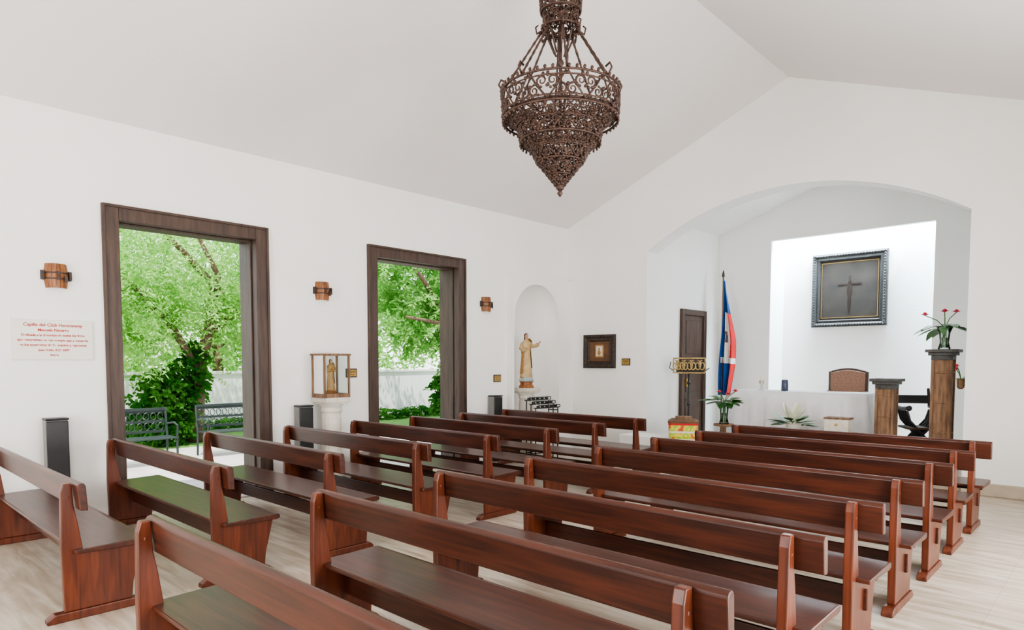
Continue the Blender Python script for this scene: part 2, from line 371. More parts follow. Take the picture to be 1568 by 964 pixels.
    z=4.92; k=0
    while z<AZ-.06:
        R=[]
        for i in range(10):
            a=2*pi*i/10; u=.02*math.cos(a); w=.035*math.sin(a); R.append((u,0,z+w) if k%2 else (0,u,z+w))
        b.tube(R,.006,5,closed=True); z+=.052; k+=1
    b.lathe([(.07,AZ-.03),(.075,AZ-.05),(.03,AZ-.09),(.01,AZ-.10)],16); b.tube([(0,0,AZ-.05),(0,0,AZ+.02)],.03,8)
    b.obj('chandelier',['iron'],(AX,4.5,0))
chandelier()

# ------------------------------------------------------------------ wall items
def sconce(y,z):
    b=B(); H=.115
    n=9
    for i in range(n):
        a=-pi/2+pi*i/n; c=-pi/2+pi*(i+1)/n-.03
        for (za,zb,ra,rb) in ((-H,-.03,.088,.1),(-.03,.03,.1,.1),(.03,H,.1,.088)):
            pts=[]
            for (r,zz) in ((ra,za),(rb,zb)):
                pts.append([(r*.9*math.cos(a),r*math.sin(a),zz),(r*.9*math.cos(c),r*math.sin(c),zz),((r-.012)*.9*math.cos(c),(r-.012)*math.sin(c),zz),((r-.012)*.9*math.cos(a),(r-.012)*math.sin(a),zz)])
            b.hexa(pts[0],pts[1])
    b.m=1
    for zz,hh in ((-.035,.014),(.020,.014)):
        for i in range(10):
            a=-pi/2+pi*i/10; c=-pi/2+pi*(i+1)/10
            q=[(.096,.112,a),(.096,.112,c),(.08,.09,c),(.08,.09,a)]
            b.hexa([(p*math.cos(t),r*math.sin(t),zz) for p,r,t in q],[(p*math.cos(t),r*math.sin(t),zz+hh) for p,r,t in q])
    b.box(0,.012,-.125,.125,-.04,.05); b.box(.09,.1,-.012,.012,-.04,.04); b.box(.085,.1,.05,.075,-.06,.0)
    b.box(.0,.05,-.122,-.10,-.035,.045); b.box(.0,.05,.10,.122,-.035,.045)
    b.obj('barrel_sconce',['sconce','sconce_d'],(WX,y,z))
for y,z in ((1.65,2.42),(4.52,2.5),(7.46,2.52)): sconce(y,z)

e=bpy.data.objects.new('marble_plaque',None); bpy.context.scene.collection.objects.link(e)
b=B(); b.box(WX,WX+.02,1.28,1.94,1.615,2.0); o=b.obj('slab',['plaque'],bevel=.004,parent=e)
for i,(t,sz) in enumerate((('Capilla del Club Hemingway',.044),('Manuela Navarro',.038),('Dedicada a la devocion de todos los fieles',.032),('que encuentran en este templo paz y consuelo',.032),('en los momentos de fe, oracion y esperanza',.032),('Juan Dolio, R.D. 2008',.03),('Amen',.03))):
    c=bpy.data.curves.new('lettering','FONT'); c.body=t; c.size=sz*.95; c.align_x='CENTER'; c.extrude=.001; c.offset=.0008; c.materials.append(M['red'])
    o=bpy.data.objects.new('lettering_%d'%(i+1),c); bpy.context.scene.collection.objects.link(o); o.parent=e
    o.rotation_euler=(pi/2,0,pi/2); o.location=(WX+.0215,1.61,1.935-.047*i)
def small_plaque(loc,back=False):
    b=B()
    if back: b.box(-.085,.085,-.012,0,-.06,.06); b.m=1; b.box(-.07,.07,-.016,-.012,-.045,.045); b.m=2; [b.box(-.05,.05,-.018,-.016,z,z+.006) for z in (-.025,0,.02)]
    else: b.box(0,.012,-.085,.085,-.06,.06); b.m=1; b.box(.012,.016,-.07,.07,-.045,.045); b.m=2; [b.box(.016,.018,-.05,.05,z,z+.006) for z in (-.025,0,.02)]
    b.obj('brass_plaque',['frame','brass','dark'],loc,bevel=.002)
small_plaque((WX+.001,4.94,1.45)); small_plaque((WX+.001,7.72,1.33)); small_plaque((-6.31,D-.001,1.60),True)

def picture(name,x0,x1,z0,z1,y,fw,depth,inner,mats):
    b=B()
    prof=[(0,0),(0,depth),(fw*.25,depth*1.15),(fw*.55,depth*.7),(fw*.85,depth*.8),(fw,depth*.3),(fw,0)]
    def loop(d,h): return [(x0+d,y-h,z0+d),(x1-d,y-h,z0+d),(x1-d,y-h,z1-d),(x0+d,y-h,z1-d)]
    for i in range(len(prof)-1):
        A=loop(*prof[i]); C=loop(*prof[i+1]); b.m=0
        for j in range(4): b.face([A[j],A[(j+1)%4],C[(j+1)%4],C[j]])
    n=int((x1-x0)/.05)
    for i in range(n+1):
        x=x0+fw*.2+(x1-x0-fw*.4)*i/n
        for z in (z0+fw*.3,z1-fw*.3): b.ball((x,y-depth*1.1,z),fw*.13,6)
    n=int((z1-z0)/.05)
    for i in range(n+1):
        z=z0+fw*.2+(z1-z0-fw*.4)*i/n
        for x in (x0+fw*.3,x1-fw*.3): b.ball((x,y-depth*1.1,z),fw*.13,6)
    b.m=1; b.face([(x0+fw*.9,y-.012,z0+fw*.9),(x1-fw*.9,y-.012,z0+fw*.9),(x1-fw*.9,y-.012,z1-fw*.9),(x0+fw*.9,y-.012,z1-fw*.9)])
    inner(b)
    b.obj(name,mats,recalc=True)
def inn1(b):
    cx,cz=-6.86,1.79
    b.m=3; b.box(cx-.09,cx+.09,D-.02,D-.013,cz-.11,cz+.11); b.m=4; b.box(cx-.065,cx+.065,D-.024,D-.02,cz-.085,cz+.085)
    b.m=3; b.ball((cx,D-.026,cz+.035),(.02,.006,.026),8); b.ball((cx,D-.026,cz-.03),(.035,.006,.045),8)
picture('framed_icon',-7.19,-6.52,1.49,2.08,D-.001,.12,.05,inn1,['frame','tan','brass','robe_gold','stone'])
def inn2(b):
    y=SB-.015; b.m=2
    x0,x1,z0,z1=-4.22,-3.27,2.40,3.40
    for q in ((x0,x1,z0,z0+.010),(x0,x1,z1-.010,z1),(x0,x0+.010,z0,z1),(x1-.010,x1,z0,z1)): b.box(q[0],q[1],y-.006,y,q[2],q[3])
    b.m=3; cx=-3.74
    b.box(cx-.02,cx+.02,y-.004,y,2.50,3.15); b.box(cx-.2,cx+.2,y-.004,y,2.98,3.01)
    b.ball((cx,y-.002,2.88),(.045,.008,.14),8); b.ball((cx,y-.002,3.04),(.025,.008,.035),8); b.ball((cx,y-.002,2.68),(.03,.008,.15),8)
picture('framed_painting',-4.37,-3.12,2.24,3.56,SB-.001,.13,.07,inn2,['gframe','canvas','brass','figure'])

def speaker(y):
    b=B(); b.m=1; b.box(0,.13,-.09,.09,.02,1.04); b.m=0; b.box(.13,.15,-.09,.09,.03,1.03); b.box(-.01,.16,-.1,.1,0,.02)
    b.box(-.005,.155,-.095,.095,1.04,1.06)
    b.obj('tower_speaker',['dark','grey'],(WX+.03,y,0),bevel=.008)
for y in (1.58,4.18,7.58): speaker(y)

def pedestal(b,h,w):
    b.m=0; b.box(-w/2,w/2,-w/2,w/2,0,.07); 
    b.sm=True
    k=w/.34
    prof=[(.15*k,.07),(.16*k,.10),(.13*k,.13),(.115*k,.17),(.12*k,.2),(.12*k,h-.22),(.115*k,h-.2),(.135*k,h-.17),(.125*k,h-.13),(.15*k,h-.09),(.165*k,h-.06)]
    b.lathe(prof,48,fold=lambda a,z:1+(.03*math.cos(16*a) if .19<z<h-.21 else 0)); b.sm=False
    b.box(-w/2,w/2,-w/2,w/2,h-.06,h)
    b.box(-w/2+.02,w/2-.02,-w/2+.02,w/2-.02,h-.085,h-.06)
def figure(b,h,skin,robe,mantle,hair,arm='out'):
    """small draped saint statue, height h, base at z=0, facing +x"""
    s=h/.76; b.sm=True; Z=b.T.copy()
    b.T=Z@Matrix.Scale(s,4)
    b.m=robe
    prof=[(.10,.0),(.105,.02),(.095,.10),(.082,.22),(.072,.34),(.068,.42),(.078,.50),(.092,.56),(.088,.60),(.05,.63),(.028,.645),(.024,.67)]
    b.lathe(prof,40,sx=.72,sy=1,fold=lambda a,z:1+.06*max(0,(.5-z)/.5)*math.sin(9*a+4*z)+.03*math.sin(5*a))
    b.m=mantle
    prof2=[(.109,.12),(.101,.22),(.088,.36),(.083,.44),(.092,.52),(.101,.575),(.06,.628)]
    n=40; R=[]
    for r,z in prof2:
        R.append([b.v(((r*.74*math.cos(t)*(1+.04*math.sin(7*t+6*z))),(r*math.sin(t)*(1+.04*math.sin(7*t+6*z))),z+.05*math.sin(t))) for t in [pi*.42+2*pi*.66*j/n for j in range(n+1)]])
    for i in range(len(R)-1):
        for j in range(n): b.f([R[i][j],R[i][j+1],R[i+1][j+1],R[i+1][j]])
    b.m=robe
    if arm=='out':
        b.tube([(0,.07,.575),(.02,.115,.54),(.06,.15,.545),(.09,.18,.575)],[.034,.034,.032,.036],10)
        b.tube([(0,-.07,.575),(.02,-.10,.50),(.07,-.07,.46),(.085,-.03,.49)],[.034,.036,.032,.026],10)
        b.m=skin
        H=(.10,.195,.592); b.tube([(.09,.18,.575),H],[.014,.012],8)
        for k,(dy,dz,L) in enumerate(((.012,.004,.03),(.008,.012,.034),(.002,.018,.033),(-.006,.02,.027))):
            b.tube([H,(H[0]+.006,H[1]+dy+.008,H[2]+dz+.004),(H[0]+.014,H[1]+dy*1.6+.016,H[2]+dz*1.2+.008)],[.006,.005,.003],5)
        b.tube([H,(H[0]+.012,H[1]-.004,H[2]-.006)],[.005,.003],5)
        b.ball((.092,-.012,.50),(.011,.02,.016),8)
    else:
        for sy in (1,-1):
            b.m=robe; b.tube([(0,.07*sy,.575),(.03,.095*sy,.50),(.07,.05*sy,.47),(.082,.01*sy,.50)],[.032,.034,.028,.02],10)
            b.m=skin; b.tube([(.082,.014*sy,.495),(.09,.006*sy,.53),(.093,.004*sy,.55)],[.012,.01,.004],8)
    b.m=skin
    b.tube([(0,0,.62),(.004,0,.67)],[.024,.022],10)
    b.ball((.008,0,.705),(.036,.031,.043),14)
    b.ball((.044,0,.70),(.008,.006,.010),6)
    b.ball((.04,0,.684),(.006,.011,.003),6)
    b.m=hair
    for sy in (1,-1): b.ball((.040,.012*sy,.712),(.004,.005,.003),6)
    b.ball((-.008,0,.718),(.036,.037,.042),14)
    b.ball((-.022,0,.67),(.022,.036,.05),12)
    b.T=Z; b.sm=False
b=B(); pedestal(b,1.15,.34); b.obj('stone_pedestal',['stone'],(-7.38,4.50,0),bevel=.004)
b=B(); w,dp,z0,z1=.185,.15,1.15,1.70
b.m=0; b.box(-dp,dp,-w,w,z0,z0+.05); b.box(-dp-.01,dp+.01,-w-.01,w+.01,z1-.025,z1)
for x in (-dp,dp-.022):
    for y in (-w,w-.022): b.box(x,x+.022,y,y+.022,z0+.05,z1-.025)
b.m=1
for y in (-w+.01,w-.01): b.face([(-dp+.01,y,z0+.05),(dp-.01,y,z0+.05),(dp-.01,y,z1-.025),(-dp+.01,y,z1-.025)])
b.face([(dp-.01,-w,z0+.05),(dp-.01,w,z0+.05),(dp-.01,w,z1-.025),(dp-.01,-w,z1-.025)])
b.m=5; b.lathe([(.075,0),(.08,.02),(.06,.035)],20,(0,0,z0+.05))
b.T=Matrix.Translation((0,0,z0+.085)); figure(b,.40,2,3,3,4,'pray')
b.obj('glass_display_case',['oldwood','glass','skin','robe_gold','hair','sconce','wall'],(-7.38,4.50,0))
b=B(); pedestal(b,1.16,.34); b.obj('stone_pedestal',['stone'],(-7.48,8.31,0),bevel=.004)
b=B(); b.m=3; b.lathe([(.13,0),(.135,.02),(.12,.05),(.11,.055),(.11,.09),(.125,.10),(.125,.115)],8,(0,0,0),a0=pi/8)
b.m=4; b.sm=True; b.lathe([(.125,.115),(.12,.13),(.10,.16),(.085,.18)],24,fold=lambda a,z:1+.1*math.sin(5*a)); b.sm=False
b.T=Matrix.Translation((0,0,.165))@Matrix.Rotation(-.5,4,'Z'); figure(b,.76,0,1,2,5,'out')
b.obj('saint_statue',['skin','robe','robe_gold','sconce','bluebase','hair'],(-7.48,8.31,1.16))
# votive candle rack
b=B()
for k,(xx,z) in enumerate(((.1,.86),(.0,.92),(-.1,.98))):
    b.m=0
    b.box(xx-.045,xx+.045,-.28,.28,z-.016,z); b.tube([(xx+.045,-.28,z+.035),(xx+.045,.28,z+.035)],.008,5)
    for s_ in (-.28,.28): b.tube([(xx,s_,0),(xx,s_,z)],.011,6); b.tube([(xx+.045,s_,z-.01),(xx+.045,s_,z+.035)],.008,5)
    for j in range(5):
        y=-.22+.11*j; b.m=0; b.lathe([(.028,z),(.03,z+.02),(.032,z+.025)],10,(xx,y,0),cap=False); b.m=1; b.lathe([(.024,z),(.03,z+.055),(.031,z+.06)],10,(xx,y,0),cap=False); b.m=2; b.lathe([(.02,z+.002),(.02,z+.03)],8,(xx,y,0))
b.m=0
for x_ in (-.1,.1): b.tube([(x_,-.28,.12),(x_,.28,.12)],.009,6)
for y_ in (-.28,.28): b.tube([(-.1,y_,.12),(.1,y_,.12)],.009,6); b.tube([(-.1,y_,.8),(.1,y_,.8)],.009,6)
b.obj('votive_candle_rack',['dark','glass','candle'],(-7.06,8.24,0))

# ------------------------------------------------------------------ chancel furniture
b=B(); x0,x1,y0,y1,zt=-4.84,-2.80,10.55,11.15,CF+.93
b.m=1; b.box(x0+.12,x1-.12,y0+.12,y1-.12,CF,zt-.06); b.box(x0+.05,x1-.05,y0+.05,y1-.05,zt-.06,zt-.008)
b.m=0; b.sm=True
def edge(a,c,n): return [(a[0]+(c[0]-a[0])*i/n,a[1]+(c[1]-a[1])*i/n) for i in range(n)]
per=edge((x0,y0),(x1,y0),120)+edge((x1,y0),(x1,y1),40)+edge((x1,y1),(x0,y1),120)+edge((x0,y1),(x0,y0),40)
N=len(per); rows=[]
for k in range(13):
    t=k/12; row=[]
    for i,(x,y) in enumerate(per):
        wv=.055*t*(math.sin(i*.38)+.7*math.sin(i*.17+1))
        nx=(1 if x>=x1-1e-6 else -1 if x<=x0+1e-6 else 0); ny=(1 if y>=y1-1e-6 else -1 if y<=y0+1e-6 else 0)
        zz=zt-.76*t+(.012*abs(math.sin(i*.5)) if k==12 else 0)
        off=.01+max(-.01,wv)+.07*t
        row.append(b.v((x+nx*off,y+ny*off,zz)))
    rows.append(row)
for k in range(12):
    for i in range(N): b.f([rows[k][i],rows[k][(i+1)%N],rows[k+1][(i+1)%N],rows[k+1][i]])
b.sm=False; b.f(rows[0])
b.obj('altar_table',['cloth','stone'])
ZT=CF+.93
b=B(); b.sm=True; b.m=0; b.lathe([(.035,0),(.05,.006),(.012,.02),(.012,.09),(.03,.11),(.035,.16)],16); b.m=1; b.lathe([(.022,.11),(.022,.24)],12); b.obj('glass_candlestick',['glass','candle'],(-4.45,10.77,ZT))
b=B(); b.sm=True; b.lathe([(.05,0),(.055,.01),(.05,.17),(.045,.18)],18); b.m=1; b.lathe([(.03,.181),(.03,.19)],12); b.obj('votive_jar_candle',['darkblue','candle'],(-4.08,10.80,ZT))
b=B(); W2=.31
b.m=0
for x in (-W2,W2-.04):
    b.box(x,x+.04,.25,.29,0,1.24); b.box(x,x+.04,-.28,-.24,0,.86)
    b.prism([(-.34,.84),(-.32,.89),(-.1,.88),(.26,.92),(.26,.88),(-.1,.84)],lambda u,w,a:(a,u,w),x-.01,x+.05)
    b.box(x+.01,x+.03,-.23,.25,.10,.14); b.ball((x+.02,-.34,.865),.035,8)
b.box(-W2,W2,.255,.285,.56,.60); b.box(-W2,W2,-.28,.28,.36,.42)
top_=[(-W2+.04+(2*W2-.08)*i/12,1.25+.05*math.sin(pi*i/12)) for i in range(13)]
bot_=[(x,z-.035) for x,z in top_][::-1]
b.prism(top_+bot_,lambda u,w,a:(u,a,w),.245,.29)
b.m=1; up=[(-W2+.04,.60)]+[(x,z-.036) for x,z in top_]+[(W2-.04,.60)]
b.prism(up,lambda u,w,a:(u,a,w),.225,.30); b.box(-W2+.02,W2-.02,-.27,.25,.42,.50)
b.obj('armchair',['door','upholst'],(-3.46,11.68,CF),bevel=.010,seg=3)

# flag
b=B(); fx,fy=-5.62,11.75
b.m=3; b.sm=True; b.tube([(0,0,.04),(0,0,2.98)],.014,10); b.m=4; b.lathe([(.16,0),(.16,.03),(.05,.05),(.02,.09)],24); b.tube([(0,0,2.98),(0,0,3.0),(0,0,3.05),(0,0,3.12)],[.014,.03,.022,.002],8)
nx_,nz=40,60
G=[]
for j in range(nz+1):
    t=j/nz; row=[]
    wdt=.05+.25*min(1,t*2.0)**.8*(1-.25*max(0,t-.7)/.3)
    for i in range(nx_+1):
        s=i/nx_
        x=.02-.05*t+wdt*s+.02*math.sin(6*t+s*4)
        yy=-.02-.055*math.sin(s*5.2*pi+1.5*t)*min(1,.3+t)-.04*s
        z=2.93-2.15*t-.10*s*(1-t)
        row.append(b.v((x*.9,yy,z)))
    G.append(row)
for j in range(nz):
    for i in range(nx_):
        s=(i+.5)/nx_; t=(j+.5)/nz
        if t<.27: m=0
        elif t<.66:
            m=0 if s<.22+.22*(.66-t) else (1 if s<.60+.1*math.sin(5*t) else 2)
        elif t<.71: m=1 if s>.1 else 0
        else: m=0 if s<.66 else (1 if s<.78 else 2)
        if .44<t<.54 and .3<s<.55: m=5 if ((i//2+j//2)%2) else 0
        b.m=m; b.f([G[j][i],G[j][i+1],G[j+1][i+1],G[j+1][i]])
b.obj('dominican_flag',['blue','fwhite','fred','oldwood','dark','brass'],(fx,fy,CF),recalc=False)

def bouquet(b,z,n,spread,L,flowers,lm=1,fm=2,down=.35,lw=.09,fs=.075,elr=(.15,1.0)):
    for k in range(n):
        a=2*pi*k/n+random.uniform(-.3,.3); el=random.uniform(*elr)
        d=(math.cos(a)*spread,math.sin(a)*spread,el)
        l=L*random.uniform(.75,1.1)
        if d[0]>.5*spread: l=min(l,L*.8)
        b.m=lm; b.blade((0,0,z),d,l,lw*random.uniform(.8,1.15),down,8,.35)
    for (x,y,zz) in flowers:
        b.m=lm; b.tube([(0,0,z),(x*.4,y*.4,z+(zz)*.6),(x,y,z+zz)],.006,5)
        b.m=fm
        c=Vector((x,y,z+zz))
        for k in range(7):
            a=2*pi*k/7; b.blade(c,(math.cos(a),math.sin(a),.55),fs,fs*.7,.2,5)
        b.ball((c.x,c.y,c.z+.02),(fs*.4,fs*.4,fs*.35),7)
def vase(b,h,r):
    b.m=0; b.sm=True
    b.lathe([(.001,0),(r*.8,0),(r*.85,.01),(r*.6,h*.3),(r*.75,h*.7),(r*1.15,h),(r*1.1,h),(r*.7,h*.7),(r*.55,h*.3),(r*.7,.02),(.001,.02)],20,cap=False)
    b.m=3; b.lathe([(r*.6,.02),(r*.5,h*.3),(r*.55,h*.5)],16)
    for k in range(7):
        a=2*pi*k/7; b.m=1; b.tube([(r*.4*math.cos(a),r*.4*math.sin(a),.03),(r*.3*math.cos(a+2),r*.3*math.sin(a+2),h)],.006,5)
M['water']=glass('vase_water',(.70,.85,.72))
M['colgrey']=mat('column_cap_stone',(.09,.085,.08),(.04,.04,.04),.6,20,bump=.3)
def column(name,x,y,h,w,cw):
    b=B(); b.m=1; b.box(-cw/2,cw/2,-cw/2,cw/2,0,.05); b.box(-cw/2+.03,cw/2-.03,-cw/2+.03,cw/2-.03,.05,.09)
    b.m=0; b.box(-w/2,w/2,-w/2,w/2,.09,h-.10)
    for s in (-1,1):
        for t in (-1,1): b.box(s*w/2-.018,s*w/2+.018,t*w/2-.018,t*w/2+.018,.09,h-.10)
    for z in (h*.3,h*.55,h*.8): b.box(-w/2-.012,w/2+.012,-w/2-.012,w/2+.012,z,z+.02)
    b.m=1; b.box(-cw/2+.06,cw/2-.06,-cw/2+.06,cw/2-.06,h-.14,h-.08); b.box(-cw/2+.03,cw/2-.03,-cw/2+.03,cw/2-.03,h-.08,h-.04); b.box(-cw/2,cw/2,-cw/2,cw/2,h-.04,h)
    b.obj(name,['oldwood','colgrey'],(x,y,CF),bevel=.006)
column('wooden_pedestal',-1.78,10.1,1.56,.20,.36)
column('wooden_pedestal',-2.43,10.1,1.17,.20,.36)
b=B(); vase(b,.30,.085)
bouquet(b,.28,16,1.5,.42,[(-.20,-.15,.16),(.0,-.05,.20),(.10,.12,.20)],lw=.13,fs=.065,down=.5)
b.obj('anthurium_vase',['glass','leafd','redfl','water'],(-1.78,10.1,CF+1.56))
b=B(); b.m=0; b.sm=True; b.lathe([(.17,0),(.17,.03),(.04,.06),(.035,.36),(.16,.38),(.16,.41)],24); b.obj('plant_stand',['oldwood'],(-4.72,9.98,CF))
b=B(); vase(b,.34,.09)
bouquet(b,.34,18,1.3,.44,[(-.06,-.05,.16),(.10,-.08,.14),(.16,.05,.18)],lw=.16,down=.4,fs=.065)
b.obj('flower_vase',['glass','leafd','redfl','water'],(-4.72,9.98,CF+.41))
b=B(); b.box(-.6,.6,-.17,.17,.36,.40)
for x in (-.56,.52):
    for y in (-.15,.11): b.box(x,x+.04,y,y+.04,0,.36)
b.box(-.54,.54,-.13,.13,.30,.36)
b.obj('low_table',['oldwood'],(-3.38,9.96,CF),bevel=.006)
b=B(); b.m=3; b.lathe([(.07,0),(.1,.02),(.11,.08),(.12,.09)],20)
bouquet(b,.06,20,1.1,.46,[],lw=.12,down=.25)
for k in range(7):
    a=2*pi*k/7; b.m=2; b.blade((.02*math.cos(a),.02*math.sin(a),.1),(math.cos(a)*.8,math.sin(a)*.8,1.3),random.uniform(.30,.44),.10,.15)
b.obj('lily_arrangement',['glass','leafd','whitefl','stone'],(-3.62,9.96,CF+.40))
b=B(); b.m=0; b.box(-.16,.16,-.1,.1,0,.19); b.m=1; b.box(-.17,.17,-.11,.11,.19,.215); b.m=2; b.box(-.02,.02,-.112,-.1,.10,.13)
b.obj('wooden_box',['stone','oldwood','brass'],(-3.0,9.96,CF+.40),bevel=.006)
b=B(); b.m=0
for y in (-.2,-.1,0,.1,.2):
    for s in (-1,1):
        b.tube([(s*.2,y,0),(s*.19,y,.06),(s*.08,y,.3),(-s*.05,y,.45),(-s*.16,y,.58),(-s*.2,y,.72)],.018,6)
for s in (-1,1):
    b.tube([(s*.2,-.25,.025),(s*.2,.25,.025)],.022,6); b.tube([(s*.2,-.26,.76),(s*.21,0,.74),(s*.22,.26,.76)],.028,8); b.ball((s*.2,-.27,.76),.04,8)
    b.tube([(s*.21,.24,.76),(s*.2,.27,1.02)],.02,6)
b.box(-.2,.2,.255,.28,.80,.92); b.m=1; b.box(-.19,.19,-.22,.22,.46,.49)
b.obj('x_frame_chair',['dark','hair'],(-2.16,10.66,CF),rot=.5,bevel=.003)
b=B(); b.m=3; b.lathe([(.02,-.12),(.04,-.1),(.045,0),(.05,.01)],12); b.box(.04,.074,-.015,.015,-.08,.02)
bouquet(b,0,7,1.0,.12,[(-.05,0,.12),(-.04,-.03,.16)],lw=.05,fs=.04)
b.obj('hanging_flower_holder',['glass','leafd','redfl','oldwood'],(JR-.075,9.78,1.38))
# lectern
b=B(); b.sm=True; b.m=1
for k in range(3):
    a=2*pi*k/3+.3; b.tube([(0,0,.2),(.12*math.cos(a),.12*math.sin(a),.14),(.22*math.cos(a),.22*math.sin(a),.012)],[.015,.014,.012],6)
b.tube([(0,0,.14),(0,0,1.22)],.018,8)
for z in (.3,.7,1.05): b.ball((0,0,z),.035,8)
b.m=0
for tt in range(2):
    z=1.22+.24*tt
    b.tube([(-.26+.52*i/12,-.10+.12*((i/6-1)**2),z) for i in range(13)],.012,6)
for i in range(8):
    u=-.22+.44*i/7; y=-.10+.12*((u/.26)**2)
    sp=[]
    for t in range(15):
        a=t/14*2.6*pi*(1 if i%2 else -1)+pi/2; r=.055*(1-.6*t/14); sp.append((u+r*math.cos(a),y,1.34+r*1.6*math.sin(a)))
    b.tube(sp,.011,5)
for s in (-1,1): b.tube([(s*.26,.02,1.22),(s*.27,.02,1.34),(s*.26,.02,1.46)],.012,6)
b.m=1; b.tube([(-.26,.02,1.25),(-.33,.02,1.30),(-.31,.02,1.4)],.008,6); b.tube([(.26,.02,1.25),(.33,.02,1.30)],.008,6)
b.m=1; b.sm=False
b.hexa([(-.22,.0,1.22),(.22,.0,1.22),(.22,.01,1.21),(-.22,.01,1.21)],[(-.22,.16,1.40),(.22,.16,1.40),(.22,.17,1.39),(-.22,.17,1.39)])
b.obj('gilded_lectern',['gold','dark'],(-5.36,10.0,CF),rot=.25)
b=B(); 
def rr(w,d,r,z,n=5):
    o=[]
    for (cx_,cy_,a0) in ((w-r,d-r,0),(-w+r,d-r,pi/2),(-w+r,-d+r,pi),(w-r,-d+r,1.5*pi)):
        for i in range(n): a=a0+pi/2*i/(n-1); o.append((cx_+r*math.cos(a),cy_+r*math.sin(a),z))
    return o
def loft(b,ls):
    R=[[b.v(p) for p in l] for l in ls]
    for i in range(len(R)-1):
        n=len(R[i])
        for j in range(n): b.f([R[i][j],R[i][(j+1)%n],R[i+1][(j+1)%n],R[i+1][j]])
    b.f(R[0][::-1]); b.f(R[-1])
b.m=0; loft(b,[rr(.19,.14,.05,0),rr(.22,.17,.06,.04),rr(.22,.17,.06,.24)])
b.m=4; loft(b,[rr(.224,.174,.06,.21),rr(.224,.174,.06,.24)])
b.m=1; loft(b,[rr(.23,.18,.06,.24),rr(.23,.18,.06,.27),rr(.18,.13,.06,.30)])
b.m=2; loft(b,[rr(.12,.08,.04,.30),rr(.12,.08,.04,.34)])
b.m=3; loft(b,[rr(.223,.173,.06,.09),rr(.223,.173,.06,.12)])
b.obj('donation_container',['label','tan','oldwood','candle','fred'],(-5.03,9.23,.42),rot=.5)

# ------------------------------------------------------------------ garden
b=B(); b.box(-13.0,-8.02,-12,26,-.4,-.02); b.obj('ground_patio',['patio'])
b=B(); b.box(-60,-13.0,-40,70,-.4,-.03); b.obj('ground_lawn',['lawn'])
b=B(); b.box(-16.2,-16.0,-14,40,-.1,1.32); b.box(-16.24,-15.96,-14,40,1.32,1.38); b.obj('garden_wall',['gwall'])
def leaves(name,starts,mat_,fl,ll,lw,nn=8,droop=1.0,parent=None):
    n=len(starts); az=rng.uniform(0,2*pi,n); el=rng.uniform(-.5,.4,n)
    dirs=np.stack([np.cos(az)*np.cos(el),np.sin(az)*np.cos(el),np.sin(el)],1)
    L=fl*rng.uniform(.6,1.2,n)
    allv=[]
    for k in range(nn):
        t=(k+.5)/nn
        p=starts+dirs*(L*t)[:,None]*(1-.35*t*droop)+np.array([0,0,-1])*(L*t*t*droop)[:,None]
        for s in (-1,1):
            side=np.stack([-np.sin(az),np.cos(az),np.zeros(n)],1)*s
            d=side*.8+dirs*.4+np.array([0,0,-.5])+rng.normal(0,.35,(n,3)); d/=np.linalg.norm(d,axis=1)[:,None]
            w=np.cross(d,rng.normal(0,1,(n,3))); w/=np.linalg.norm(w,axis=1)[:,None]
            l=(ll*rng.uniform(.7,1.2,n))[:,None]
            q=np.stack([p,p+d*l*.5+w*lw*.5,p+d*l,p+d*l*.5-w*lw*.5],1)
            allv.append(q.reshape(-1,3))
    V=np.concatenate(allv); nf=len(V)//4
    me=bpy.data.meshes.new(name); me.from_pydata(V.tolist(),[],[(4*i,4*i+1,4*i+2,4*i+3) for i in range(nf)])
    me.materials.append(M[mat_]); return put(name,me,parent=parent)
def ell(n,c,r,shell=.5):
    v=rng.normal(0,1,(n,3)); v/=np.linalg.norm(v,axis=1)[:,None]; v*=(rng.uniform(shell**3,1,n)**(1/3))[:,None]
    return np.array(c)+v*np.array(r)
def tree(name,base,trunkpts,branches,clouds,mat_,fl,ll,lw,droop,tr=.2):
    e=bpy.data.objects.new(name,None); bpy.context.scene.collection.objects.link(e)
    b=B(); b.sm=True
    b.tube([Vector(base)+Vector(p) for p in trunkpts],[tr-.5*tr*i/(len(trunkpts)-1) for i in range(len(trunkpts))],10)
    for br in branches: b.tube([Vector(base)+Vector(p) for p in br],[.085-.055*i/(len(br)-1) for i in range(len(br))],7)
    b.obj('trunk',['trunk'],parent=e)
    S=np.concatenate([ell(n,np.array(base)+np.array(c),r,.2) for n,c,r in clouds])
    leaves('foliage',S,mat_,fl,ll,lw,8,droop,parent=e); return e
e1=tree('weeping_tree',(-13.9,5.3,-.05),[(0,0,0),(.05,.05,.8),(-.05,.15,1.6),(.1,.35,2.4),(0,.5,3.4)],
  [[(0,.1,1.5),(.4,-.5,2.3),(.6,-1.2,3.0),(.8,-2.3,3.6)],[(0,.3,2.2),(.5,1.0,2.9),(.8,1.9,3.5)],[(.1,.4,2.6),(.9,.2,3.3),(1.4,-.4,4.0)],[(0,.5,3.2),(-.5,0,4),(-.8,-.8,4.8)]],
  [(1150,(-.1,-.2,4.2),(1.7,3.2,1.6)),(600,(.4,-1.5,2.8),(1.0,1.2,1.0)),(470,(.4,1.4,2.9),(.9,1.1,1.0)),(130,(.5,.0,3.1),(.8,.9,.5))],'leaf',.75,.12,.034,1.1,.17)
S=np.concatenate([ell(420,(-13.7,4.65,.72),(.40,.60,.80),.3),ell(130,(-13.85,5.3,1.45),(.25,.3,.6),.5)])
leaves('ivy',S,'ivy',.28,.11,.08,5,.5,parent=e1)
